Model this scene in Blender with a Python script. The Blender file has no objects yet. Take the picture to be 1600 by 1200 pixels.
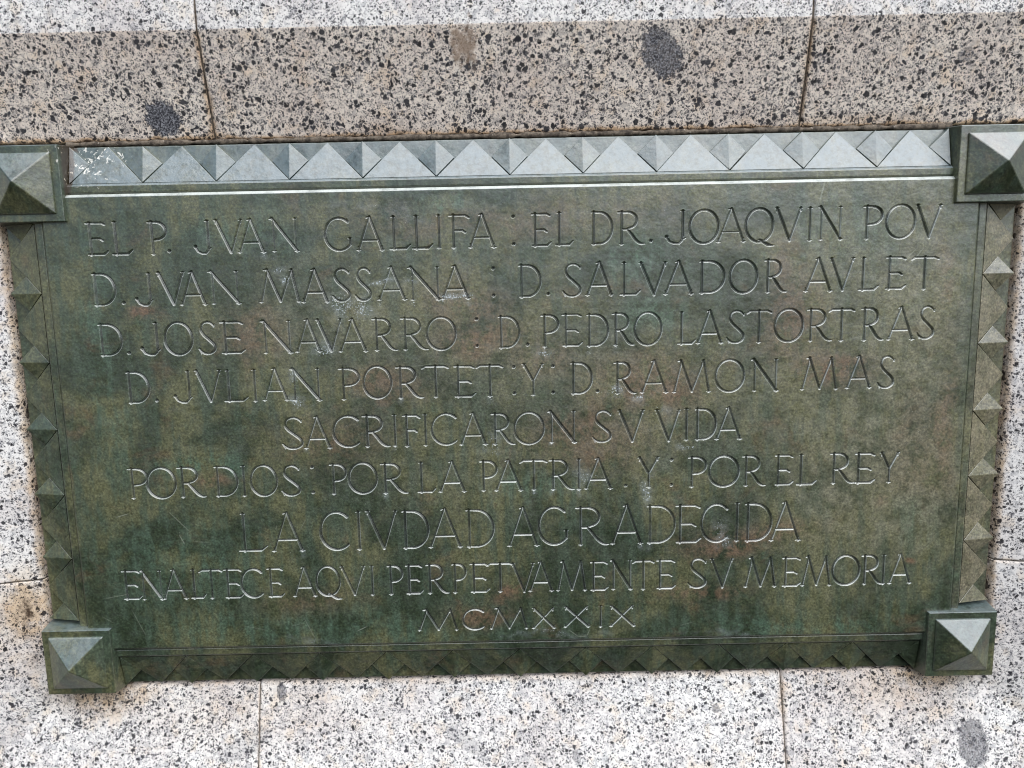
import bpy, math, random
import numpy as np
from mathutils import Matrix, Vector

random.seed(7)
R = math.radians
SC = bpy.context.scene
COL = SC.collection

# ------------------------------------------------------------------ camera
def make_camera():
    cam = bpy.data.cameras.new('camera')
    cam.sensor_fit = 'HORIZONTAL'
    cam.sensor_width = 36.0
    cam.lens = 1110.0 / 1600.0 * 36.0
    cam.clip_start = 0.01
    cam.clip_end = 500.0
    o = bpy.data.objects.new('camera', cam)
    COL.objects.link(o)
    p, y, r = 0.143042565, -0.000679105, -0.0211902733
    f = Vector((math.sin(y) * math.cos(p), math.cos(y) * math.cos(p), -math.sin(p)))
    ri = Vector((math.cos(y), -math.sin(y), 0.0))
    up = ri.cross(f)
    r2 = ri * math.cos(r) + up * math.sin(r)
    u2 = up * math.cos(r) - ri * math.sin(r)
    m = Matrix((r2, u2, -f)).transposed().to_4x4()
    m.translation = Vector((-0.00257, -1.13676, 0.23048))
    o.matrix_world = m
    SC.camera = o
make_camera()

# ------------------------------------------------------------------ sky, sun, exposure
SUN_ELEV, SUN_AZ = 60.0, 38.0        # azimuth measured from straight in front of the wall towards the right
w = bpy.data.worlds.new('World')
SC.world = w
w.use_nodes = True
wn = w.node_tree.nodes
sky = wn.new('ShaderNodeTexSky')
sky.sky_type = 'NISHITA'
sky.sun_disc = False
sky.sun_elevation = R(SUN_ELEV)
sky.sun_rotation = R(180.0 - SUN_AZ)
sky.air_density = 1.0
sky.dust_density = 0.6
sky.ozone_density = 1.0
wn['Background'].inputs['Strength'].default_value = 0.05
w.node_tree.links.new(sky.outputs[0], wn['Background'].inputs['Color'])

sd = bpy.data.lights.new('sun', 'SUN')
sd.energy = 3.2
sd.angle = R(92.0)
sd.color = (1.0, 0.985, 0.965)
so = bpy.data.objects.new('sun', sd)
COL.objects.link(so)
to_sun = Vector((math.sin(R(SUN_AZ)) * math.cos(R(SUN_ELEV)), -math.cos(R(SUN_AZ)) * math.cos(R(SUN_ELEV)), math.sin(R(SUN_ELEV))))
so.rotation_euler = to_sun.to_track_quat('Z', 'Y').to_euler()
so.location = to_sun * 5

SC.view_settings.view_transform = 'Standard'
SC.view_settings.look = 'None'
SC.view_settings.exposure = 1.30
SC.view_settings.gamma = 1.0
SC.view_settings.use_curve_mapping = False
SC.cycles.pixel_filter_type = 'BLACKMAN_HARRIS'
SC.cycles.filter_width = 1.1

# ------------------------------------------------------------------ node helper
class NT:
    def __init__(self, name):
        self.m = bpy.data.materials.new(name)
        self.m.use_nodes = True
        self.t = self.m.node_tree
        self.n = self.t.nodes
        self.bsdf = self.n['Principled BSDF']
        self.out = self.n['Material Output']
        tc = self.n.new('ShaderNodeTexCoord')
        self.obj = tc.outputs['Object']
    def link(self, a, b): self.t.links.new(a, b)
    def put(self, sock, v):
        if isinstance(v, bpy.types.NodeSocket): self.link(v, sock)
        elif isinstance(v, (tuple, list)) and len(v) == 3 and sock.type == 'RGBA': sock.default_value = (*v, 1.0)
        else: sock.default_value = v
    def math(self, op, a, b=None, c=None, clamp=False):
        n = self.n.new('ShaderNodeMath'); n.operation = op; n.use_clamp = clamp
        self.put(n.inputs[0], a)
        if b is not None: self.put(n.inputs[1], b)
        if c is not None: self.put(n.inputs[2], c)
        return n.outputs[0]
    def mul(self, a, b): return self.math('MULTIPLY', a, b)
    def add(self, a, b): return self.math('ADD', a, b)
    def sub(self, a, b): return self.math('SUBTRACT', a, b)
    def vmath(self, op, a, b):
        n = self.n.new('ShaderNodeVectorMath'); n.operation = op
        self.put(n.inputs[0], a); self.put(n.inputs[1], b)
        return n.outputs[0]
    def noise(self, vec, scale, detail=3.0, rough=0.55, dist=0.0, color=False):
        n = self.n.new('ShaderNodeTexNoise')
        self.link(vec, n.inputs['Vector'])
        n.inputs['Scale'].default_value = scale
        n.inputs['Detail'].default_value = detail
        n.inputs['Roughness'].default_value = rough
        n.inputs['Distortion'].default_value = dist
        return n.outputs['Color' if color else 'Fac']
    def voronoi(self, vec, scale, feature='F1', rand=1.0):
        n = self.n.new('ShaderNodeTexVoronoi'); n.feature = feature
        self.link(vec, n.inputs['Vector'])
        n.inputs['Scale'].default_value = scale
        n.inputs['Randomness'].default_value = rand
        return n
    def ramp(self, v, lo, hi, a=0.0, b=1.0):
        n = self.n.new('ShaderNodeMapRange'); n.interpolation_type = 'SMOOTHSTEP'
        self.put(n.inputs['Value'], v)
        n.inputs['From Min'].default_value = lo; n.inputs['From Max'].default_value = hi
        n.inputs['To Min'].default_value = a; n.inputs['To Max'].default_value = b
        return n.outputs['Result']
    def mix(self, fac, a, b):
        n = self.n.new('ShaderNodeMix'); n.data_type = 'RGBA'
        self.put(n.inputs[0], fac); self.put(n.inputs[6], a); self.put(n.inputs[7], b)
        return n.outputs[2]
    def attr(self, name):
        n = self.n.new('ShaderNodeAttribute'); n.attribute_name = name
        return n.outputs['Fac']
    def xyz(self, vec):
        n = self.n.new('ShaderNodeSeparateXYZ'); self.link(vec, n.inputs[0]); return n.outputs
    def bump(self, h, strength, dist, normal=None):
        n = self.n.new('ShaderNodeBump')
        n.inputs['Strength'].default_value = strength; n.inputs['Distance'].default_value = dist
        self.link(h, n.inputs['Height'])
        if normal is not None: self.link(normal, n.inputs['Normal'])
        return n.outputs[0]

# ------------------------------------------------------------------ materials
ENCLAVES = [   # dark fine-grained inclusions in the granite: x, z, half width, half height, tilt, strength
    (-0.541, 0.494, 0.031, 0.024, -0.35, 1.0), (0.235, 0.570, 0.027, 0.039, 0.60, 0.9),
    (0.786, -0.583, 0.026, 0.040, 0.0, 0.72), (-0.421, -0.477, 0.0085, 0.017, 0.15, 0.7),
    (-0.420, 0.668, 0.016, 0.012, 0.2, 0.6), (0.095, -0.592, 0.007, 0.014, 0.2, 0.5),
    (-0.100, -0.560, 0.045, 0.012, -0.6, 0.30), (-0.480, -0.560, 0.050, 0.018, 0.5, 0.25),
    (0.342, -0.518, 0.007, 0.007, 0.0, 0.6), (0.700, 0.560, 0.012, 0.010, 0.5, 0.5),
]

def granite():
    t = NT('speckled_granite')
    oi = t.n.new('ShaderNodeObjectInfo')
    off = t.n.new('ShaderNodeVectorMath'); off.operation = 'SCALE'
    comb = t.n.new('ShaderNodeCombineXYZ')
    t.link(oi.outputs['Random'], comb.inputs[0]); t.link(oi.outputs['Random'], comb.inputs[2])
    t.link(comb.outputs[0], off.inputs[0]); off.inputs['Scale'].default_value = 17.0
    p = t.vmath('ADD', t.obj, off.outputs[0])
    weather = t.attr('weather'); grime = t.attr('grime')
    # warped coordinates make the grains angular and uneven
    wob = t.vmath('SUBTRACT', t.noise(p, 130.0, 2.0, color=True), (0.5, 0.5, 0.5))
    sc = t.n.new('ShaderNodeVectorMath'); sc.operation = 'SCALE'; t.link(wob, sc.inputs[0]); sc.inputs['Scale'].default_value = 0.010
    q = t.vmath('ADD', p, sc.outputs[0])
    clump = t.noise(p, 22.0, 3.0)
    # matrix: pale feldspar, grey quartz, warm feldspar
    quartz = t.ramp(t.noise(q, 95.0, 4.0, 0.65), 0.50, 0.62)
    warmn = t.ramp(t.noise(q, 38.0, 3.0), 0.52, 0.70)
    c = t.mix(t.mul(quartz, 0.75), (0.69, 0.67, 0.645), (0.38, 0.38, 0.385))
    c = t.mix(t.mul(warmn, 0.50), c, (0.66, 0.55, 0.42))
    crystal = t.voronoi(q, 330.0)
    cc = t.n.new('ShaderNodeSeparateColor'); t.link(crystal.outputs['Color'], cc.inputs[0])
    c = t.mix(t.mul(cc.outputs[0], 0.28), c, (0.36, 0.355, 0.36))
    tone = t.ramp(t.noise(p, 6.0, 4.0, 0.6), 0.30, 0.70, 0.84, 1.04)
    tv = t.n.new('ShaderNodeCombineXYZ'); t.link(t.math('POWER', tone, 0.8), tv.inputs[0]); t.link(tone, tv.inputs[1]); t.link(tone, tv.inputs[2])
    c = t.vmath('MULTIPLY', c, tv.outputs[0])
    cw = t.mix(t.mul(weather, 0.80), c, t.vmath('MULTIPLY', c, (1.10, 0.98, 0.86)))
    c = cw
    soft = t.ramp(t.noise(q, 165.0, 4.0, 0.7), 0.50, 0.64)
    c = t.mix(t.mul(soft, 0.40), c, t.vmath('MULTIPLY', c, (0.42, 0.42, 0.44)))
    # biotite specks of three sizes
    def specks(scale, frac, r0, r1, wb=0.17):
        v = t.voronoi(q, scale)
        s = t.n.new('ShaderNodeSeparateColor'); t.link(v.outputs['Color'], s.inputs[0])
        bias = t.add(t.mul(t.sub(clump, 0.5), 1.1), t.mul(weather, wb))
        has = t.ramp(t.sub(s.outputs[0], bias), frac - 0.02, frac + 0.02, 1.0, 0.0)
        rad = t.add(t.mul(s.outputs[1], r1 - r0), r0)
        body = t.ramp(t.sub(v.outputs['Distance'], rad), -0.09, 0.07, 1.0, 0.0)
        return t.mul(has, body), s.outputs[2]
    k0, t0 = specks(92.0, -0.13, 0.22, 0.46, 0.38)
    k1, t1 = specks(126.0, 0.34, 0.18, 0.48)
    k2, t2 = specks(240.0, 0.48, 0.22, 0.56)
    k3, t3 = specks(420.0, 0.52, 0.26, 0.62)
    dark = t.mix(t1, (0.006, 0.006, 0.008), (0.035, 0.035, 0.042))
    c = t.mix(t.mul(k3, 0.72), c, t.mix(t3, (0.02, 0.02, 0.024), (0.13, 0.13, 0.15)))
    c = t.mix(t.mul(k2, 0.90), c, t.mix(t2, (0.008, 0.008, 0.010), (0.075, 0.075, 0.088)))
    c = t.mix(t.mul(k1, 0.96), c, dark)
    c = t.mix(t.mul(k0, 0.96), c, t.mix(t0, (0.006, 0.006, 0.008), (0.035, 0.035, 0.042)))
    # inclusions
    fine = t.noise(t.obj, 420.0, 3.0, 0.7)
    xyz = t.xyz(t.obj)
    edge = t.add(t.mul(t.sub(t.noise(t.obj, 60.0, 3.0), 0.5), 0.8), t.mul(t.sub(t.noise(t.obj, 210.0, 3.0, 0.7), 0.5), 1.1))
    ecol = t.mix(t.ramp(fine, 0.42, 0.66), (0.020, 0.020, 0.026), (0.26, 0.26, 0.28))
    for ex, ez, a, b, th, st in ENCLAVES:
        dx = t.sub(xyz[0], ex); dz = t.sub(xyz[2], ez)
        ca, sa = math.cos(th), math.sin(th)
        u = t.math('DIVIDE', t.add(t.mul(dx, ca), t.mul(dz, sa)), a)
        v = t.math('DIVIDE', t.sub(t.mul(dz, ca), t.mul(dx, sa)), b)
        d = t.math('SQRT', t.add(t.mul(u, u), t.mul(v, v)))
        msk = t.ramp(t.add(d, edge), 0.90, 1.10, st, 0.0)
        c = t.mix(msk, c, ecol)
    # brown grime
    gn = t.noise(t.obj, 55.0, 5.0, 0.7)
    gm = t.math('MULTIPLY', grime, t.ramp(gn, 0.25, 0.62, 0.5, 1.5), clamp=True)
    c = t.mix(gm, c, t.vmath('MULTIPLY', c, (0.76, 0.61, 0.45)))
    gd = t.ramp(t.mul(grime, t.add(gn, 0.35)), 0.80, 1.10)
    c = t.mix(gd, c, (0.045, 0.028, 0.017))
    # rough brown scab high on the weathered band
    dx = t.math('DIVIDE', t.sub(xyz[0], -0.066), 0.019); dz = t.math('DIVIDE', t.sub(xyz[2], 0.586), 0.030)
    sd_ = t.math('SQRT', t.add(t.mul(dx, dx), t.mul(dz, dz)))
    scab = t.ramp(t.add(sd_, t.mul(t.sub(t.noise(t.obj, 90.0, 4.0), 0.5), 3.0)), 0.45, 1.30, 0.85, 0.0)
    c = t.mix(scab, c, t.mix(fine, (0.12, 0.08, 0.055), (0.34, 0.25, 0.18)))
    t.link(c, t.bsdf.inputs['Base Color'])
    t.put(t.bsdf.inputs['Roughness'], t.ramp(t.add(k1, k2), 0.0, 1.0, 0.60, 0.45))
    t.bsdf.inputs['Specular IOR Level'].default_value = 0.25
    h = t.add(t.mul(t.noise(p, 300.0, 4.0, 0.7), 0.6), t.mul(t.add(k1, k2), -0.25))
    h = t.add(h, t.mul(scab, t.mul(t.noise(t.obj, 160.0, 3.0), 3.0)))
    t.link(t.bump(h, 0.35, 0.0012), t.bsdf.inputs['Normal'])
    return t.m

def mortar():
    t = NT('brown_mortar')
    n = t.noise(t.obj, 120.0, 5.0, 0.7)
    c = t.mix(t.ramp(n, 0.35, 0.65), (0.030, 0.022, 0.016), (0.15, 0.12, 0.09))
    pale = t.ramp(t.noise(t.obj, 210.0, 3.0), 0.66, 0.72)
    c = t.mix(t.mul(pale, 0.7), c, (0.42, 0.36, 0.30))
    t.link(c, t.bsdf.inputs['Base Color'])
    t.bsdf.inputs['Roughness'].default_value = 0.9
    t.link(t.bump(n, 0.8, 0.002), t.bsdf.inputs['Normal'])
    return t.m

def bronze(name='weathered_bronze', edge_wear=0.0):
    t = NT(name)
    o = t.obj
    brown, green, pale = t.attr('brown'), t.attr('green'), t.attr('pale')
    deposit, scratch = t.attr('deposit'), t.attr('scratch')
    xyz = t.xyz(o)
    st = t.n.new('ShaderNodeCombineXYZ')
    t.link(t.mul(xyz[0], 5.0), st.inputs[0]); t.link(t.mul(xyz[1], 5.0), st.inputs[1]); t.link(xyz[2], st.inputs[2])
    streak = t.noise(st.outputs[0], 9.0, 5.0, 0.6)
    grit = t.noise(o, 120.0, 4.0, 0.7)
    cloud = t.noise(o, 7.0, 6.0, 0.62, 0.4)
    mid = t.noise(o, 34.0, 6.0, 0.7, 0.3)
    fine = t.noise(o, 280.0, 3.0, 0.65)
    broken = t.add(t.mul(mid, 0.45), t.add(t.mul(streak, 0.35), t.mul(grit, 0.20)))
    c = t.mix(t.ramp(cloud, 0.41, 0.60), (0.021, 0.032, 0.016), (0.092, 0.094, 0.046))
    c = t.mix(t.mul(t.ramp(streak, 0.44, 0.62), 0.80), c, (0.042, 0.062, 0.040))
    bm = t.math('ADD', t.mul(brown, t.ramp(broken, 0.42, 0.56)), t.mul(t.ramp(t.noise(o, 13.0, 5.0, 0.65, 0.5), 0.56, 0.72), 0.45), clamp=True)
    c = t.mix(t.mul(bm, 0.8), c, (0.128, 0.070, 0.040))
    gm = t.math('ADD', t.mul(green, t.ramp(broken, 0.43, 0.58)), t.mul(t.ramp(t.noise(o, 21.0, 6.0, 0.7, 0.3), 0.58, 0.76), 0.5), clamp=True)
    c = t.mix(t.mul(gm, 0.75), c, (0.060, 0.120, 0.080))
    c = t.mix(t.mul(pale, t.ramp(mid, 0.38, 0.68, 0.2, 0.8)), c, (0.180, 0.168, 0.108))
    c = t.mix(t.mul(t.attr('reflection_tint'), t.ramp(mid, 0.34, 0.62, 0.45, 0.9)), c, (0.185, 0.160, 0.105))
    # grain: fine dark and light mottling
    c = t.mix(t.ramp(grit, 0.40, 0.54, 0.50, 0.0), c, t.vmath('MULTIPLY', c, (0.38, 0.40, 0.40)))
    c = t.mix(t.ramp(fine, 0.38, 0.51, 0.55, 0.0), c, t.vmath('MULTIPLY', c, (0.35, 0.36, 0.36)))
    c = t.mix(t.ramp(fine, 0.52, 0.66, 0.0, 0.60), c, t.vmath('ADD', t.vmath('MULTIPLY', c, (1.7, 1.7, 1.65)), (0.012, 0.014, 0.011)))
    sky_tint = t.attr('sky_tint')
    c = t.mix(t.mul(sky_tint, t.ramp(t.add(t.mul(grit, 0.5), t.mul(mid, 0.5)), 0.34, 0.60, 0.25, 0.85)), c, (0.125, 0.165, 0.185))
    c = t.mix(t.mul(deposit, t.ramp(mid, 0.40, 0.62, 0.0, 0.38)), c, (0.25, 0.29, 0.30))
    c = t.mix(t.mul(t.attr('letter_dark'), 0.75), c, (0.013, 0.014, 0.011))
    c = t.mix(t.mul(t.attr('edge_highlight'), t.ramp(mid, 0.36, 0.56, 0.45, 0.90)), c, (0.40, 0.43, 0.40))
    # pale lime freckles, thick where rain left deposits
    spk = t.noise(o, 330.0, 3.0, 0.6)
    thr = t.add(spk, t.add(t.mul(deposit, 0.17), t.add(t.mul(pale, 0.035), t.mul(t.sub(mid, 0.5), 0.16))))
    dm = t.ramp(thr, 0.70, 0.78)
    c = t.mix(t.mul(dm, 0.75), c, t.mix(deposit, (0.24, 0.24, 0.19), (0.42, 0.48, 0.52)))
    c = t.mix(t.mul(scratch, 0.7), c, (0.22, 0.24, 0.19))
    # splashes of white paint round the left end of the upper border
    dx = t.math('DIVIDE', t.sub(xyz[0], -0.655), 0.052); dz = t.math('DIVIDE', t.sub(xyz[2], 0.432), 0.042)
    near = t.math('SQRT', t.add(t.mul(dx, dx), t.mul(dz, dz)))
    pm = t.ramp(t.sub(t.noise(o, 105.0, 4.0, 0.65, 1.0), t.mul(near, 0.10)), 0.535, 0.560)
    pm = t.mul(pm, t.ramp(near, 0.8, 1.3, 1.0, 0.0))
    c = t.mix(t.mul(pm, 0.8), c, (0.70, 0.68, 0.62))
    # brown dirt packed into the slot beside the upper left block
    dx = t.math('DIVIDE', t.sub(xyz[0], -0.692), 0.011); dz = t.math('DIVIDE', t.sub(xyz[2], 0.425), 0.055)
    slot = t.math('SQRT', t.add(t.mul(dx, dx), t.mul(dz, dz)))
    sm = t.mul(t.ramp(t.add(slot, t.mul(t.sub(mid, 0.5), 0.8)), 0.75, 1.1, 0.9, 0.0), t.ramp(xyz[1], -0.004, 0.004))
    c = t.mix(sm, c, t.mix(t.ramp(grit, 0.62, 0.66), (0.040, 0.028, 0.018), (0.55, 0.48, 0.38)))
    t.link(c, t.bsdf.inputs['Base Color'])
    t.bsdf.inputs['IOR'].default_value = 1.9
    rr = t.add(t.ramp(mid, 0.3, 0.7, 0.30, 0.44), t.mul(t.math('ADD', dm, pm, clamp=True), 0.3))
    t.link(rr, t.bsdf.inputs['Roughness'])
    h = t.add(t.mul(fine, 0.5), t.add(t.mul(t.noise(o, 90.0, 4.0, 0.6), 0.8), t.mul(dm, 0.4)))
    b0 = t.bump(t.noise(o, 28.0, 3.0, 0.5), 0.30, 0.005)
    b1 = t.bump(h, 0.34, 0.0010, b0)
    t.link(b1, t.bsdf.inputs['Normal'])
    return t.m

M_GRAN, M_MORT, M_BRZ = granite(), mortar(), bronze()

# ------------------------------------------------------------------ mesh helpers
def mesh_np(name, V, F, mat, parent=None, attrs=None, smooth=False):
    """V (n,3) array, F (m,4) or (m,3) int array"""
    me = bpy.data.meshes.new(name)
    V = np.asarray(V, np.float32); F = np.asarray(F, np.int32)
    k = F.shape[1]
    me.vertices.add(len(V)); me.vertices.foreach_set('co', V.ravel())
    me.loops.add(F.size); me.loops.foreach_set('vertex_index', F.ravel())
    me.polygons.add(len(F)); me.polygons.foreach_set('loop_start', np.arange(0, F.size, k, dtype=np.int32))
    me.polygons.foreach_set('use_smooth', np.full(len(F), smooth))
    me.update(calc_edges=True)
    for an, av in (attrs or {}).items():
        a = me.attributes.new(an, 'FLOAT', 'POINT'); a.data.foreach_set('value', np.asarray(av, np.float32).ravel())
    me.materials.append(mat)
    ob = bpy.data.objects.new(name, me)
    COL.objects.link(ob)
    if parent is not None: ob.parent = parent
    return ob

def mesh_poly(name, verts, faces, mat, parent=None, bevel=0.0, seg=2):
    me = bpy.data.meshes.new(name)
    me.from_pydata([tuple(v) for v in verts], [], faces)
    import bmesh
    bm = bmesh.new(); bm.from_mesh(me)
    bmesh.ops.remove_doubles(bm, verts=bm.verts, dist=1e-6)
    bmesh.ops.recalc_face_normals(bm, faces=bm.faces)
    if bevel > 0:
        ed = [e for e in bm.edges if len(e.link_faces) == 2 and e.calc_face_angle(0) > 0.10]
        bmesh.ops.bevel(bm, geom=ed, offset=bevel, segments=seg, affect='EDGES', profile=0.5, clamp_overlap=True)
    bm.to_mesh(me); bm.free()
    me.materials.append(mat)
    ob = bpy.data.objects.new(name, me); COL.objects.link(ob)
    if parent is not None: ob.parent = parent
    return ob

def thing(name, label, cat):
    o = bpy.data.objects.new(name, None)
    o.empty_display_size = 0.1
    COL.objects.link(o)
    o['label'] = label; o['category'] = cat
    return o

def vnoise(x, z, scale, seed):
    """smooth value noise on arrays, 0..1"""
    g = np.random.default_rng(seed).random((256, 256))
    u, v = x * scale + 1000.0, z * scale + 1000.0
    i, j = np.floor(u).astype(int), np.floor(v).astype(int)
    fu, fv = u - i, v - j
    fu, fv = fu * fu * (3 - 2 * fu), fv * fv * (3 - 2 * fv)
    a, b = i % 256, j % 256
    a1, b1 = (i + 1) % 256, (j + 1) % 256
    return (g[a, b] * (1 - fu) + g[a1, b] * fu) * (1 - fv) + (g[a, b1] * (1 - fu) + g[a1, b1] * fu) * fv

def fbm(x, z, scale, seed, octv=4):
    s, amp, tot = 0.0, 1.0, 0.0
    for k in range(octv):
        s = s + amp * vnoise(x, z, scale * 2 ** k, seed + k); tot += amp; amp *= 0.55
    return s / tot

def sstep(a, b, x):
    t = np.clip((x - a) / (b - a), 0, 1); return t * t * (3 - 2 * t)

# ------------------------------------------------------------------ the granite wall (a shallow splayed recess round the plaque)
PX, PZ = 0.8155, 0.4600         # half size of the hole the plaque sits in
def wall_depth(x, z):
    """how far the stone stands out from the plane of the plaque's face"""
    top = -0.033 + (z - 0.463) * math.tan(R(14.9))
    bot = -0.031 + (-PZ - z) * math.tan(R(15.5))
    side = -0.0245 + (np.abs(x) - PX) * math.tan(R(14.0))
    d = np.maximum(np.where(z > 0.455, top, -9), np.where(z < -0.452, bot, -9))
    d = np.maximum(d, np.where(np.abs(x) > PX - 0.02, side, -9))
    d = np.where(z > 0.455, np.minimum(d, 0.0070), d)
    d = np.maximum(d, -0.033)
    # the cut-out behind the plaque, its arris slightly rounded
    e = np.maximum(np.abs(x) - PX, np.abs(z) - PZ) + (fbm(x, z, 26.0, 5) - 0.5) * 0.0022
    drop = np.where(e < 0, 0.03, np.where(e < 0.006, 0.006 - np.sqrt(np.maximum(0, 0.006 ** 2 - (0.006 - np.clip(e, 0, 0.006)) ** 2)), 0))
    return d - drop

def axis(lo, hi, step, feats):
    a = list(np.arange(lo, hi, step)) + [hi]
    for f in feats:
        a += [f + k for k in (-0.006, -0.004, -0.0025, -0.0015, -0.0007, 0, 0.0007, 0.0015, 0.0025, 0.004, 0.006) if lo < f + k < hi]
    for k in (0.0006, 0.0013, 0.0022, 0.0035): a += [lo + k, hi - k]
    a = np.unique(np.round(a, 5)); return a[np.concatenate([[True], np.diff(a) > 2.5e-4])]

GRIME = [   # brown stains beside the metal: x, z, half width, half height, strength
    (-0.735, -0.470, 0.075, 0.034, 1.0), (-0.66, -0.468, 0.03, 0.018, 0.6), (0.715, -0.468, 0.070, 0.026, 1.0), (0.655, -0.480, 0.10, 0.06, 0.42),
    (-0.50, -0.50, 0.20, 0.06, 0.22), (-0.845, -0.31, 0.038, 0.060, 1.1), (-0.90, -0.34, 0.05, 0.06, 0.45), (-0.845, -0.40, 0.04, 0.03, 0.35),
    (0.60, -0.505, 0.006, 0.04, 0.45), (-0.20, 0.470, 0.03, 0.012, 0.5), (0.55, 0.472, 0.12, 0.008, 0.4), (-0.86, 0.33, 0.05, 0.02, 0.5),
    (-0.463, 0.468, 0.02, 0.006, 0.8), (0.87, 0.31, 0.05, 0.02, 0.45), (0.458, 0.545, 0.008, 0.03, 0.4), (0.461, -0.50, 0.006, 0.06, 0.5), (-0.46, -0.50, 0.005, 0.08, 0.4),
]

def stone(x0, x1, z0, z1, parent):
    g = 0.0017 if z0 > 0.3 else 0.0010
    x0, x1, z0, z1 = x0 + g, x1 - g, z0 + g, z1 - g
    xs = axis(x0, x1, 0.0045, (-PX, PX)); zs = axis(z0, z1, 0.0045, (-PZ, PZ, 0.463, 0.6135))
    X, Z = np.meshgrid(xs, zs)
    D = wall_depth(X, Z)
    wob = (fbm(X, Z, 70.0, 11) - 0.45) * 0.0060
    e = np.minimum(np.minimum(X - x0, x1 - X), np.minimum(Z - z0, z1 - Z)) - np.maximum(wob, 0)
    r = 0.0022; ec = np.clip(e, 0, r)
    D = D - (r - np.sqrt(np.maximum(0, r * r - (r - ec) ** 2)))
    D = D + (fbm(X, Z, 9.0, 21) - 0.5) * 0.0012
    we = sstep(0.6150, 0.6138, Z + (fbm(X, Z, 90.0, 31) - 0.5) * 0.0015) * sstep(0.452, 0.458, Z)
    gr = np.zeros_like(X)
    for gx, gz, a, b, s in GRIME:
        gr = np.maximum(gr, s * np.exp(-(((X - gx) / a) ** 2 + ((Z - gz) / b) ** 2)))
    out = np.maximum(np.abs(X) - PX, np.abs(Z) - PZ)
    side = np.abs(X) > PX - 0.012
    gr = np.maximum(gr, np.where(side & (Z < PZ), 0.62, 0.35) * sstep(0.011, 0.001, out + (fbm(X, Z, 40.0, 41) - 0.5) * 0.010))
    gr = np.maximum(gr, np.where(Z > PZ - 0.01, 1.15, 0.0) * sstep(0.0115, 0.002, out + (fbm(X, Z, 45.0, 43) - 0.5) * 0.011))
    gr = np.maximum(gr, np.where(Z > 0.455, 0.55, 0.22) * sstep(0.006, 0.0, e + (fbm(X, Z, 50.0, 47) - 0.5) * 0.006) * (Z < 0.612))
    n, m = X.shape
    V = np.stack([X, -D, Z], -1).reshape(-1, 3)
    idx = np.arange(n * m).reshape(n, m)
    F = np.stack([idx[:-1, :-1], idx[:-1, 1:], idx[1:, 1:], idx[1:, :-1]], -1).reshape(-1, 4)
    # returns of the stone running back into the wall
    ring = np.concatenate([idx[0, :-1], idx[:-1, -1], idx[-1, :0:-1], idx[:0:-1, 0]])
    back = V[ring].copy(); back[:, 1] = 0.16
    b0 = len(V); V = np.concatenate([V, back])
    k = len(ring); a = np.arange(k); a1 = (a + 1) % k
    F = np.concatenate([F, np.stack([ring[a], b0 + a, b0 + a1, ring[a1]], -1)])
    at = {'weather': np.concatenate([we.ravel(), we.ravel()[ring]]), 'grime': np.concatenate([gr.ravel(), gr.ravel()[ring]])}
    ob = mesh_np('stone_block', V, F, M_GRAN, parent, at, True)
    return ob

wall = thing('granite_wall', 'black speckled pale granite block wall with a shallow recess holding the bronze plaque', 'wall')
XL, XR = -0.4655, 0.4600
for a in [(-1.5, XL, 0.4600, 0.95), (XL, XR, 0.4600, 0.95), (XR, 1.5, 0.4600, 0.95),
          (-1.5, -0.46, -0.259, 0.4600), (0.46, 1.5, -0.259, 0.4600),
          (-1.5, -0.4595, -0.90, -0.259), (-0.4595, 0.4595, -0.90, -0.40), (0.4595, 1.5, -0.90, -0.259)]:
    stone(*a, wall)
# mortar bed: the same surface a few millimetres further in, seen only in the joints
xs = axis(-1.49, 1.49, 0.03, (-PX, PX)); zs = axis(-0.89, 0.94, 0.03, (-PZ, PZ, 0.6135))
X, Z = np.meshgrid(xs, zs); D = wall_depth(X, Z) - 0.0042
n, m = X.shape; idx = np.arange(n * m).reshape(n, m)
mesh_np('mortar_joint', np.stack([X, -D, Z], -1).reshape(-1, 3), np.stack([idx[:-1, :-1], idx[:-1, 1:], idx[1:, 1:], idx[1:, :-1]], -1).reshape(-1, 4), M_MORT, wall)
# crumbling bead of dirt and mortar along the top of the plaque
def bead(x0, x1, z, d, r, seed):
    n = int((x1 - x0) / 0.003); ring = 8
    xs = np.linspace(x0, x1, n)
    rr = r * (0.35 + 1.1 * fbm(xs, xs * 0, 70.0, seed, 3))
    V = []
    for i in range(n):
        for k in range(ring):
            a = 2 * math.pi * k / ring
            V.append((xs[i], -d - math.cos(a) * rr[i] * 0.9, z + math.sin(a) * rr[i]))
    i = np.arange(n - 1)[:, None] * ring; k = np.arange(ring)[None, :]; k1 = (k + 1) % ring
    F = np.stack([i + k, i + k1, i + ring + k1, i + ring + k], -1).reshape(-1, 4)
    mesh_np('mortar_bead', V, F, M_MORT, wall, None, True)
bead(-0.700, 0.700, 0.4595, -0.0335, 0.0046, 3)

# ------------------------------------------------------------------ the bronze plaque
plaque = thing('memorial_plaque', 'green brown bronze memorial plaque with incised capitals and pyramid studded border', 'plaque')
HX, HZ = 0.7350, 0.3787

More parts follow.
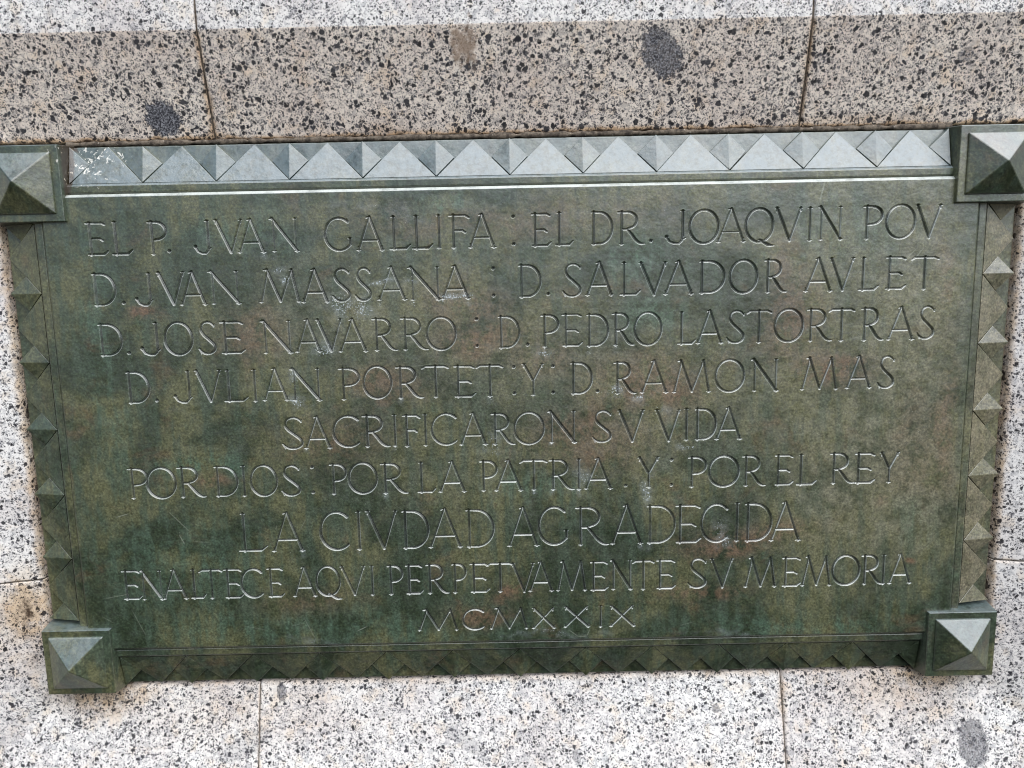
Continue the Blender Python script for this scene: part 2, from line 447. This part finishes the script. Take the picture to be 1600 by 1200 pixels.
# inscription: baseline and cap height in mm, then each letter with its left and right edge in mm
ROWS = [
    (285.3, 335.1, "E-666,-634 L-627,-596 P-568,-540 .-538,-538 J-498,-472 V-466,-419 A-430,-384 N-378,-334 G-292,-248 A-243,-198 L-190,-158 L-155,-124 I-119,-107 F-97,-66 A-68,-23 :4,4 E33,63 L71,98 D126,159 R167,210 .220,220 J242,274 O280,325 A322,370 Q369,414 V413,458 I464,473 N482,520 P552,582 O589,634 V633,676"),
    (205.9, 256.0, "D-664,-629 .-617,-617 J-597,-570 V-563,-516 A-528,-483 N-480,-431 M-402,-335 A-335,-289 S-284,-254 S-248,-221 A-215,-166 N-164,-113 A-114,-65 :-30,-30 D11,45 .57,57 S81,112 A116,162 L171,203 V200,247 A239,289 D296,336 O345,388 R400,436 A462,509 V501,543 L550,581 E592,624 T632,674"),
    (126.0, 176.5, "D-663,-627 .-617,-617 J-597,-566 O-558,-514 S-503,-474 E-468,-430 N-403,-354 A-350,-306 V-316,-272 A-281,-232 R-225,-185 R-180,-136 O-138,-92 :-58,-58 D-23,10 .23,23 P45,73 E79,111 D118,152 R159,195 O195,238 L264,292 A292,337 S342,372 T375,413 O418,463 R470,511 T506,546 R557,594 A598,644 S648,676"),
    (48.0, 98.5, "D-626,-591 .-579,-579 J-551,-522 V-516,-471 L-469,-431 I-424,-415 A-408,-364 N-361,-312 P-283,-250 O-243,-198 R-191,-147 T-148,-106 E-97,-63 T-60,-18 :-0,-0 Y12,49 :63,63 D91,125 .135,135 R161,197 A203,250 M255,318 O325,371 N383,427 M463,524 A535,579 S588,616"),
    (-31.7, 19.4, "S-380,-344 A-346,-299 C-297,-250 R-248,-204 I-202,-192 F-183,-155 I-151,-143 C-136,-90 A-92,-44 R-39,0 O-1,47 N54,100 S127,160 V166,212 V227,271 I276,284 D293,327 A326,372"),
    (-110.5, -60.4, "P-639,-608 O-608,-561 R-557,-512 D-496,-459 I-454,-443 O-438,-395 S-387,-354 :-335,-335 P-307,-280 O-275,-229 R-223,-179 L-162,-133 A-129,-81 P-59,-31 A-37,12 T7,51 R54,96 I99,109 A111,160 .181,181 Y200,237 :256,256 P284,314 O318,367 R373,412 E427,457 L463,495 R517,558 E558,591 Y599,632"),
    (-206.4, -141.7, "L-465,-418 A-411,-353 C-327,-275 I-268,-259 V-253,-197 D-191,-148 A-150,-90 D-86,-40 A-18,38 G36,88 R97,153 A154,211 D216,263 E264,306 C307,356 I363,370 D379,423 A420,475"),
    (-287.1, -236.9, "E-666,-635 N-636,-599 A-601,-556 L-551,-527 T-536,-498 E-495,-464 C-466,-426 E-422,-395 A-380,-338 Q-340,-298 V-300,-255 I-250,-241 P-219,-194 E-189,-161 R-155,-117 P-111,-88 E-81,-49 T-52,-8 V-12,29 A17,61 M65,116 E122,152 N156,192 T193,228 E233,265 S286,319 V322,363 M380,435 E444,475 M476,527 O529,574 R577,615 I611,619 A623,664"),
    (-353.3, -317.1, "M-173,-102 C-95,-55 M-50,17 X20,64 X74,123 I133,143 X152,200"),
]


# glyph strokes in a unit box: points (x, y, r) with r the half width in units of the thick stem
T, S_ = 1.0, 0.76
def arc(cx, cy, rx, ry, a0, a1, n=18, thick=None):
    out = []
    for i in range(n + 1):
        a = R(a0 + (a1 - a0) * i / n)
        r = S_ + (T - S_) * abs(math.cos(a - R(18))) ** 1.3 if thick is None else thick
        out.append((cx + rx * math.cos(a), cy + ry * math.sin(a), r))
    return out
def spline(pts, n=7):
    out = []
    P = [pts[0]] + list(pts) + [pts[-1]]
    for i in range(1, len(P) - 2):
        p0, p1, p2, p3 = (np.array(P[i + k], float) for k in (-1, 0, 1, 2))
        for j in range(n):
            u = j / n
            out.append(tuple(0.5 * ((2 * p1) + (p2 - p0) * u + (2 * p0 - 5 * p1 + 4 * p2 - p3) * u * u + (3 * p1 - p0 - 3 * p2 + p3) * u ** 3)))
    out.append(tuple(P[-2])); return out
# entries: ('s', polyline) stroke; ('f', x, y, dir) serif foot (dir +1 = at a foot, -1 = at a head)
GL = {
 'A': [('s', [(.47, 1.0, S_), (.08, 0, S_)]), ('s', [(.50, 1.03, T * .8), (.90, 0, T)]), ('s', [(.22, .30, S_ * .9), (.76, .30, S_ * .9)]), ('f', .08, 0, 1), ('f', .90, 0, 1.2), ('s', [(.40, 1.0, .5), (.50, 1.02, .8)])],
 'C': [('s', arc(.52, .5, .52, .5, 48, 312, 26)), ('s', [(.87, .86, .6), (.83, .97, .35)])],
 'D': [('s', [(.12, 1, T), (.12, 0, T)]), ('s', [(.03, .985, .6), (.40, .985, S_)] + arc(.40, .5, .60, .485, 88, -88, 18) + [(.40, .015, S_), (.05, .015, .6)]), ('f', .10, 0, .7), ('f', .10, 1, -.6)],
 'E': [('s', [(.18, 1, T), (.18, 0, T)]), ('s', [(.02, .985, .6), (.78, .985, S_), (.95, .93, .7)]), ('s', [(.18, .50, S_), (.66, .50, S_), (.80, .44, .7)]), ('s', [(.05, .015, .7), (.80, .015, S_ * 1.1), (1.0, .11, .6)])],
 'F': [('s', [(.20, 1, T), (.20, 0, T)]), ('s', [(.02, .985, .6), (.80, .985, S_), (1.0, .91, .7)]), ('s', [(.20, .52, S_), (.66, .52, S_), (.80, .46, .7)]), ('f', .20, 0, 1)],
 'G': [('s', arc(.50, .5, .50, .5, 50, 318, 26)), ('s', [(.84, .86, .6), (.80, .97, .35)]), ('s', [(.88, .36, T), (.88, .17, T)]), ('f', .88, .37, -1)],
 'I': [('s', [(.5, 1, T), (.5, 0, T)]), ('f', .5, 0, 1), ('f', .5, 1, -1)],
 'J': [('s', [(.85, 1, T), (.85, .22, T), (.80, .08, T * .9), (.66, .0, S_), (.42, .005, S_), (.20, .06, S_), (.06, .19, .9)]), ('d', .06, .21, 1.25), ('f', .84, 1, -1), ('s', [(.85, .12, .7), (1.0, .17, .4)])],
 'L': [('s', [(.20, 1, T), (.20, 0, T)]), ('s', [(.02, .015, .7), (.78, .015, S_ * 1.1), (1.0, .13, .6)]), ('f', .20, 1, -1)],
 'M': [('s', [(.05, 0, S_), (.24, 1.0, S_)]), ('s', [(.22, 1.02, T), (.51, .02, T)]), ('s', [(.51, .02, S_), (.80, 1.0, S_)]), ('s', [(.80, 1.0, T), (.94, 0, T)]), ('f', .05, 0, .9), ('f', .94, 0, 1), ('s', [(.15, 1.0, .5), (.24, 1.01, .8)]), ('f', .79, 1, -.7)],
 'N': [('s', [(.12, 0, S_), (.12, 1, S_)]), ('s', [(.08, 1.02, T), (.93, .0, T * 1.1)]), ('s', [(.90, 1, S_), (.90, .03, S_)]), ('f', .12, 0, .9), ('f', .90, 1, -.9), ('s', [(.0, 1.0, .5), (.10, 1.01, .9)]), ('s', [(.86, .0, .6), (1.0, -.005, .5)])],
 'O': [('s', arc(.5, .5, .5, .515, 0, 360, 36))],
 'P': [('s', [(.20, 1, T), (.20, 0, T)]), ('s', [(.02, .985, .6), (.45, .985, S_)] + arc(.45, .715, .53, .27, 88, -88, 14) + [(.45, .445, S_), (.24, .43, S_)]), ('f', .20, 0, 1)],
 'Q': [('s', arc(.47, .5, .47, .515, 0, 360, 36)), ('s', spline([(.42, .02, .5), (.50, .05, .8), (.62, -.02, T), (.80, -.11, T), (1.0, -.13, .4)]))],
 'R': [('s', [(.16, 1, T), (.16, 0, T)]), ('s', [(.02, .985, .6), (.38, .985, S_)] + arc(.38, .735, .33, .25, 88, -60, 14) + [(.34, .46, S_), (.19, .46, S_)]), ('s', spline([(.36, .46, S_), (.52, .30, T), (.70, .10, T), (.86, .01, .8), (1.0, .0, .4)])), ('f', .16, 0, 1)],
 'S': [('s', spline([(.90, .86, .5), (.72, .97, S_), (.48, 1.0, S_), (.24, .93, .75), (.16, .77, T * .9), (.28, .61, T), (.58, .44, T), (.84, .28, T), (.86, .12, T * .9), (.64, .01, .7), (.36, .0, S_), (.14, .06, S_), (.0, .16, .6)])), ('s', [(.88, .86, .6), (.92, .93, .35)]), ('s', [(.02, .15, .6), (.12, .0, .4)])],
 'T': [('s', [(.50, 1, T), (.50, 0, T)]), ('s', [(.0, .92, .6), (.12, .985, S_), (.86, .985, S_), (1.0, .93, .7)]), ('f', .50, 0, 1)],
 'V': [('s', [(.10, 1, T), (.55, .0, T)]), ('s', [(.92, 1, S_), (.55, .0, S_)]), ('f', .10, 1, -1), ('f', .92, 1, -.9)],
 'X': [('s', [(.12, 1, T), (.90, 0, T)]), ('s', [(.85, 1, S_), (.10, 0, S_)]), ('f', .12, 1, -1), ('f', .85, 1, -.8), ('f', .10, 0, 1), ('f', .90, 0, 1.1)],
 'Y': [('s', [(.10, 1, T), (.50, .46, T)]), ('s', [(.90, 1, S_), (.50, .46, S_)]), ('s', [(.50, .48, T * .9), (.50, 0, T * .9)]), ('f', .10, 1, -1), ('f', .90, 1, -.9), ('f', .50, 0, 1)],
}

def make_panel():
    st = 0.00065
    xs = np.linspace(-HX, HX, int(2 * HX / st) + 1); zs = np.linspace(-HZ, HZ, int(2 * HZ / st) + 1)
    nx, nz = len(xs), len(zs)
    dx, dz = xs[1] - xs[0], zs[1] - zs[0]
    G = np.zeros((nz, nx), np.float32); ROW = np.full((nz, nx), -1, np.int16)
    rng = random.Random(5)
    def carve(a, b, row, slope=1.2):
        ax, az, ar = a; bx, bz, br = b
        m = max(ar, br) + 2 * st
        i0, i1 = int((min(ax, bx) - m + HX) / dx), int((max(ax, bx) + m + HX) / dx) + 2
        j0, j1 = int((min(az, bz) - m + HZ) / dz), int((max(az, bz) + m + HZ) / dz) + 2
        i0, j0 = max(i0, 0), max(j0, 0)
        X, Z = np.meshgrid(xs[i0:i1], zs[j0:j1])
        ex, ez = bx - ax, bz - az; L2 = ex * ex + ez * ez + 1e-12
        t = np.clip(((X - ax) * ex + (Z - az) * ez) / L2, 0, 1)
        d = np.hypot(X - ax - t * ex, Z - az - t * ez)
        h = np.minimum(((ar + (br - ar) * t) - d) * slope, 0.0036)
        g = G[j0:j1, i0:i1]
        np.maximum(g, h, out=g)
        r = ROW[j0:j1, i0:i1]; r[h > -0.6 * st] = row
    dep_pts = []
    row = -1; kinds = []
    for zb, zc, txt in ROWS:
        last = None
        zb, zc = zb / 1000, zc / 1000; H = zc - zb
        stem = 0.00255 * (H / 0.050) ** 0.35
        for tok in txt.split():
            ch = tok[0]; x0, x1 = (float(v) / 1000 for v in tok[1:].split(','))
            if last is None or x0 - last > 0.012:         # a new word (or a colon standing by itself)
                row += 1; kinds.append('inscription_word')
            last = x1
            if ch in '.:':
                for yy in ((0.08,) if ch == '.' else (0.07, 0.92)):
                    if ch == ':' :
                        if yy > .5: row += 1
                        while len(kinds) <= row: kinds.append('')
                        kinds[row] = 'punctuation_dot'
                    cx, cz = x0 + rng.uniform(-.0005, .0005), zb + yy * H
                    carve((cx, cz, .0030), (cx + .0004, cz + .0002, .0030), row, 1.6)
                continue
            W = x1 - x0; jx, jz = rng.uniform(-.0006, .0006), rng.uniform(-.0008, .0008)
            wt = stem * rng.uniform(.92, 1.08)
            mp = lambda p: (x0 + p[0] * W + jx, zb + p[1] * H + jz, p[2] * wt)
            for it in GL[ch]:
                if it[0] == 's':
                    P = [mp(p) for p in it[1]]
                    for a, b in zip(P[:-1], P[1:]): carve(a, b, row)
                elif it[0] == 'd':
                    q = mp(it[1:4]); carve(q, (q[0] + 1e-5, q[1], q[2]), row, 1.5)
                else:
                    _, fx, fy, k = it
                    cx, cz, _r = mp((fx, fy, 1)); s = 0.0036 * abs(k) * (H / .05) ** .5; up = 1 if k > 0 else -1
                    c = (cx, cz + up * .0006, wt * .75)
                    carve(c, (cx - s, cz, .0006), row); carve(c, (cx + s, cz, .0006), row)
                    carve((cx, cz + up * .0050, wt * .6), c, row)
                    if k > 0: dep_pts.append((cx, cz))
    X, Z = np.meshgrid(xs, zs)
    g = np.maximum(G, 0)
    e = np.minimum(HX - np.abs(X), HZ - np.abs(Z)) + (fbm(X, Z, 30.0, 61, 2) - .5) * 0.0008
    er = 0.0042; ec = np.clip(e, 0, er)
    D = -g - (er - ec) * 0.95
    D = D + (fbm(X, Z, 11.0, 71, 3) - .5) * 0.0010 + (fbm(X, Z, 120.0, 77, 2) - .5) * 0.00022
    # colour masks: patina, stains, pale areas, scratches and painted highlights
    def blobs(lst):
        o = np.zeros_like(X)
        wx = X + (fbm(X, Z, 14.0, 83, 3) - .5) * .05; wz = Z + (fbm(X, Z, 14.0, 87, 3) - .5) * .05
        for bx, bz, a, b, s in lst: o = np.maximum(o, s * np.exp(-(((wx - bx) / a) ** 2 + ((wz - bz) / b) ** 2) ** 1.3))
        return o
    brown = blobs([(-.08, .19, .07, .04, .8), (-.05, .14, .08, .03, 1), (.21, .06, .10, .05, 1), (-.21, .07, .07, .03, .8), (-.41, .16, .06, .04, .7), (.45, .16, .05, .08, .8),
        (.51, .08, .07, .03, 1), (.70, -.03, .016, .12, .9), (.36, -.21, .08, .025, 1), (.44, -.20, .06, .02, .9), (.05, .11, .05, .04, .7), (-.50, -.09, .03, .014, 1.1),
        (-.07, -.335, .06, .022, 1.1), (0, -.29, .03, .016, 1), (.32, -.30, .07, .016, .8), (.68, .22, .02, .08, .7), (.60, -.15, .014, .010, 1.5), (.65, -.255, .013, .007, 1.4),
        (.0, .33, .30, .03, .5), (.44, .25, .03, .06, .7), (-.30, -.02, .10, .05, .5), (.12, -.03, .10, .05, .7), (-.36, -.30, .08, .03, .5), (.66, -.10, .05, .10, .6), (-.59, .19, .02, .01, 1.2)])
    green = blobs([(.19, .26, .05, .035, .9), (.22, .17, .05, .03, .8), (-.52, -.06, .07, .022, 1), (-.10, .36, .05, .02, .9), (-.42, .32, .08, .03, .6), (.02, -.11, .07, .03, .6),
        (.66, -.18, .04, .04, 1), (-.66, .12, .03, .2, .5), (-.56, -.22, .14, .08, .45), (.52, .30, .10, .04, .4), (-.38, -.34, .3, .03, .5), (.48, -.36, .2, .02, .6), (-.20, -.36, .25, .02, .4)])
    pale = blobs([(.63, .12, .09, .20, 1), (.58, -.10, .16, .16, 1), (.55, .25, .12, .07, .6), (-.33, .24, .08, .04, .4), (.25, .0, .2, .1, .35), (.66, -.16, .05, .06, 1), (.40, .05, .1, .1, .4), (-.25, .17, .22, .08, .55), (.05, .10, .22, .10, .45), (-.10, -.10, .15, .06, .3)])
    dep = blobs([(-.365, .262, .012, .010, 1), (-.35, .24, .010, .012, 1), (-.27, .195, .022, .020, .9), (-.215, .225, .025, .006, 1), (-.165, .222, .02, .006, .9), (-.09, .205, .03, .007, 1), (-.305, .12, .02, .014, .9),
        (-.35, .05, .016, .01, .9), (-.35, .085, .008, .014, .8), (.045, .122, .016, .008, 1), (.16, .045, .014, .012, 1), (.20, .04, .012, .01, .9), (.23, .02, .03, .010, .5), (.28, -.04, .02, .006, 1), (.01, .46, .01, .01, 0),
        (-.03, -.05, .012, .03, .8), (.12, -.09, .03, .016, .7), (.22, -.11, .01, .03, .9), (.36, -.20, .012, .01, 1), (.34, -.19, .012, .02, .7), (-.24, .19, .014, .02, .9), (.28, .33, .2, .01, .3), (-.20, .345, .12, .008, .4), (.05, -.376, .09, .004, .6), (.38, -.376, .10, .004, .5), (-.33, -.375, .08, .006, .5)])
    # lime under the letters; paler tone inside them paints the grooves' sky highlights
    dep = np.maximum(dep, 0.30 * (g > 0.0006) * fbm(X, Z, 40.0, 91, 3))
    sky_tint = np.maximum(0.22 * sstep(.0004, .0012, g) * (0.6 + 0.8 * (fbm(X, Z, 60.0, 93, 3) - .3)), 1.3 * sstep(HZ - .0050, HZ - .0040, Z) * (fbm(X, Z, 25.0, 95, 3) + .35))  # sky highlight painted into the cuts and along the top edge
    pit = sstep(.0008, .0016, g) * np.clip(0.6 + 0.9 * (fbm(X, Z, 50.0, 97, 3) - .3), 0, 1)     # near-black tone towards the bottom of the cut letters
    gx_ = np.gradient(G, dx, axis=1); gz_ = np.gradient(G, dz, axis=0)     # the lower right arris of each cut gets a painted highlight
    edge_highlight = ((G > -.2 * st) & (G < .0011)) * np.clip((gz_ * .9 - gx_ * .6), 0, 1) * (G > 0)
    edge_highlight = np.maximum(edge_highlight, np.clip(sstep(HZ - .0048, HZ - .0036, Z) * (fbm(X, Z, 25.0, 99, 3) + .55), 0, 1))  # bright line painted on the top edge where it would mirror the sky
    for cx, cz in dep_pts:
        if -.40 < cx < .42 and cz > -.22 and rng.random() < .35:
            i, j = int((cx + HX) / dx), int((cz + HZ) / dz); sl = (slice(max(j - 22, 0), j + 3), slice(max(i - 9, 0), i + 10))
            dep[sl] = np.maximum(dep[sl], .75 * np.exp(-((X[sl] - cx) / .005) ** 2 - ((Z[sl] - cz + .004) / .008) ** 2))
    scr = np.zeros_like(X)
    def scratch(pts, wd=.0006, s=1.0):
        for (ax, az), (bx, bz) in zip(pts[:-1], pts[1:]):
            i0, i1 = sorted((int((ax + HX) / dx), int((bx + HX) / dx))); j0, j1 = sorted((int((az + HZ) / dz), int((bz + HZ) / dz)))
            sl = (slice(max(j0 - 3, 0), j1 + 4), slice(max(i0 - 3, 0), i1 + 4))
            ex, ez = bx - ax, bz - az; t = np.clip(((X[sl] - ax) * ex + (Z[sl] - az) * ez) / (ex * ex + ez * ez + 1e-12), 0, 1)
            d = np.hypot(X[sl] - ax - t * ex, Z[sl] - az - t * ez)
            scr[sl] = np.maximum(scr[sl], s * np.clip(1.4 - d / wd, 0, 1) * np.clip(4 * t * (1 - t) + .25, 0, 1))
    scratch([(-.665, -.143), (-.644, -.137)]); scratch([(-.577, -.135), (-.545, -.17)], s=.7); scratch([(-.563, -.175), (-.555, -.192)])
    scratch([(-.655, -.305), (-.635, -.352)], .0006, .5); scratch([(-.70, -.285), (-.655, -.277)], s=.6); scratch([(-.275, -.352), (-.258, -.344)])
    scratch([(-.365, -.325), (-.345, -.37)], s=.5); scratch([(.085, -.358), (.10, -.37), (.115, -.37), (.12, -.358)], s=.8); scratch([(.49, .375), (.483, .345)], .0012, .8)
    scratch([(.63, .245), (.65, .27)], .0009, .8); scratch([(.62, .25), (.64, .27)], .0007, .6); scratch([(.30, .05), (.55, .085)], .0005, .35)
    for k in range(70):
        a = rng.uniform(0, math.pi); L = rng.uniform(.008, .045); x, z = rng.uniform(-.70, .68), rng.uniform(-.36, .36)
        scratch([(x, z), (x + L * math.cos(a), z + L * .6 * math.sin(a))], .0005, rng.uniform(.15, .5))
    V = np.stack([X, -D, Z], -1).reshape(-1, 3)
    at = {'brown': brown.ravel(), 'green': green.ravel(), 'pale': pale.ravel(), 'deposit': np.clip(dep, 0, 1).ravel(), 'scratch': scr.ravel(), 'sky_tint': np.clip(sky_tint, 0, 1).ravel(), 'edge_highlight': edge_highlight.ravel(), 'letter_dark': pit.ravel()}
    idx = np.arange(nz * nx).reshape(nz, nx)
    F = np.stack([idx[:-1, :-1], idx[:-1, 1:], idx[1:, 1:], idx[1:, :-1]], -1).reshape(-1, 4)
    cut = (G > 0)
    fc = (cut[:-1, :-1] | cut[:-1, 1:] | cut[1:, 1:] | cut[1:, :-1]).ravel()
    fr = np.maximum(np.maximum(ROW[:-1, :-1], ROW[1:, 1:]), np.maximum(ROW[:-1, 1:], ROW[1:, :-1])).ravel()
    # face sheet plus a skirt down to the moulding
    ring = np.concatenate([idx[0, :-1], idx[:-1, -1], idx[-1, :0:-1], idx[:0:-1, 0]])
    back = V[ring].copy(); back[:, 1] = 0.012
    k = len(ring); a = np.arange(k); a1 = (a + 1) % k; b0 = len(V)
    V2 = np.concatenate([V, back])
    Fp = np.concatenate([F[~fc], np.stack([ring[a], b0 + a, b0 + a1, ring[a1]], -1)])
    def compact(V, F, at):
        u, inv = np.unique(F, return_inverse=True)
        return V[u], inv.reshape(F.shape), {n_: v[u] for n_, v in at.items()}
    at2 = {n_: np.concatenate([v, v[ring]]) for n_, v in at.items()}
    Vp, Fq, ap = compact(V2, Fp, at2)
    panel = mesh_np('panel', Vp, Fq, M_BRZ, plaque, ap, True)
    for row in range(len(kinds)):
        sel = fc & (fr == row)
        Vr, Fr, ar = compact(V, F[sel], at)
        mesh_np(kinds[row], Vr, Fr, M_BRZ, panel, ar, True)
    return panel
panel = make_panel()

# ---- stepped moulding and slanted border of triangles and ridged lozenges
def border(length, pitch, count, half, place, wobble_seed):
    """length: half length covered; place(s, u, d) -> point; s along, u outward from the inner edge, d outwards from the plaque face"""
    V, F = [], []
    def quad(*pts):
        b = len(V); V.extend(place(*p) for p in pts); F.append(tuple(range(b, b + len(pts))))
    L = length; W_ = 0.0585
    # ledge with a small lip: profile points (u, d)
    prof = [(-.0175, -.010), (-.0145, -.0062), (-.0046, -.0062), (-.0008, -.0098), (0.0, -.0245), (W_ - .001, -.0312), (W_, -.0322), (W_, -.050)]
    for (u0, d0), (u1, d1) in zip(prof[:-1], prof[1:]):
        quad((-L, u0, d0), (L, u0, d0), (L, u1, d1), (-L, u1, d1))
    rng = random.Random(wobble_seed)
    wd = lambda a: rng.uniform(-a, a)
    cs = [(-half + k * pitch) for k in range(count + 1)]
    slope = lambda u: -.0096 - u * (.0180 / W_)
    for k in range(count):
        a, b = cs[k], cs[k + 1]; m = (a + b) / 2 + wd(.0012)
        au = W_ - .0012 + wd(.0008)
        ta, tb, tc = (a + .001, -.0004, -.0095), (b - .001, -.0004, -.0095), (m, au, slope(au))
        quad(ta, tb, tc)
        quad(ta, tc, (m, au, -.045), (a + .001, 0, -.045))
        quad(tb, (b - .001, 0, -.045), (m, au, -.045), tc)
    for k in range(count + 1):
        c = cs[k] + wd(.0008); q = pitch * .25
        ou = W_ - .0015 + wd(.0008); mu = W_ * .5
        I, O = (c, -.0002, -.0094), (c, ou, -.0200)
        Ml, Mr = (c - q, mu, -.0205), (c + q, mu, -.0205)
        if c - q > -L - .001: quad(I, O, Ml); quad(Ml, O, (c, ou, -.045), (c - q, mu, -.045)); quad(I, Ml, (c - q, mu, -.045), (c, .0002, -.045))
        if c + q < L + .001: quad(I, Mr, O); quad(Mr, (c + q, mu, -.045), (c, ou, -.045), O); quad(I, (c, .0002, -.045), (c + q, mu, -.045), Mr)
    return V, F
IX, IZ = 0.7525, 0.3965
for nm, args in (('top', (.6975, .1148, 12, .6888, lambda s, u, d: (s, -d, IZ + u), 1)),
                 ('bottom', (.6975, .1148, 12, .6888, lambda s, u, d: (s, -d, -IZ - u), 2)),
                 ('left', (.3420, .1110, 6, .3280, lambda s, u, d: (-IX - u, -d, s), 3)),
                 ('right', (.3420, .1110, 6, .3280, lambda s, u, d: (IX + u, -d, s), 4))):
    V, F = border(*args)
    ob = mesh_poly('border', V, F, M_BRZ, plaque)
    if nm == 'top':          # sky reflection painted as a pale tint, strongest on upward faces
        me = ob.data; ba = me.attributes.new('sky_tint', 'FLOAT', 'CORNER'); bv = np.zeros(len(me.loops), np.float32)
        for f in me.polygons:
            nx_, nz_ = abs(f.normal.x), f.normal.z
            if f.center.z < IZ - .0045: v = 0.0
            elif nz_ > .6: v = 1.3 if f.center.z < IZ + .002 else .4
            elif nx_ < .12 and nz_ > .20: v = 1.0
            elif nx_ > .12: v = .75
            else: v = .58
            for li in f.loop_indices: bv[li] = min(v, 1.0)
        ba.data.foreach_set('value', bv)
    if nm == 'right':        # raised facets coloured lighter tan to stand in for reflected light
        me = ob.data; ba = me.attributes.new('reflection_tint', 'FLOAT', 'CORNER'); bv = np.zeros(len(me.loops), np.float32)
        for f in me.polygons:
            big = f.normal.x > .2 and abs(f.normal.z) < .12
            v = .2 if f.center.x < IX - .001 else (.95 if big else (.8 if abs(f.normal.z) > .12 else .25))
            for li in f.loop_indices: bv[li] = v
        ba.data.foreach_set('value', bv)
    md = ob.modifiers.new('soft_edges', 'BEVEL'); md.width = 0.0014; md.segments = 2; md.limit_method = 'ANGLE'; md.angle_limit = R(9)

# ---- four square corner blocks, each crowned by a pyramid
def paint_sky_tint(ob, s):
    """sky reflection painted as a pale tint on the faces that look up"""
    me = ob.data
    a = me.attributes.new('sky_tint', 'FLOAT', 'CORNER')
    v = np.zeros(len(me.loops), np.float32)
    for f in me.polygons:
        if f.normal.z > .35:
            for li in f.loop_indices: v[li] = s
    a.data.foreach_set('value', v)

def corner_block(cx, cz):
    h, hb = 0.0576, 0.0640
    d0 = 0.0062
    V = [(cx + sx * h, -d0, cz + sz * h) for sx, sz in ((-1, -1), (1, -1), (1, 1), (-1, 1))]
    V += [(cx + sx * hb, 0.056, cz + sz * hb) for sx, sz in ((-1, -1), (1, -1), (1, 1), (-1, 1))]
    F = [(0, 1, 2, 3), (4, 7, 6, 5)] + [(k, k + 4, (k + 1) % 4 + 4, (k + 1) % 4) for k in range(4)]
    blk = mesh_poly('corner_block', V, F, M_BRZ, plaque, 0.0011, 2)
    paint_sky_tint(blk, .6)
    p = 0.0466; d1 = d0 + 0.0030
    V = [(cx + sx * p, -d0 + .002, cz + sz * p) for sx, sz in ((-1, -1), (1, -1), (1, 1), (-1, 1))]
    V += [(cx + sx * (p - .0008), -d1, cz + sz * (p - .0008)) for sx, sz in ((-1, -1), (1, -1), (1, 1), (-1, 1))]
    V += [(cx, -d0 - 0.0285, cz)]
    F = [(0, 3, 2, 1)] + [(k, (k + 1) % 4, (k + 1) % 4 + 4, k + 4) for k in range(4)] + [(k + 4, (k + 1) % 4 + 4, 8) for k in range(4)]
    pyr = mesh_poly('pyramid', V, F, M_BRZ, blk, 0.0015, 3)
    paint_sky_tint(pyr, .5)
for sx in (-1, 1):
    for sz in (-1, 1):
        corner_block(sx * 0.7505, sz * 0.3955)
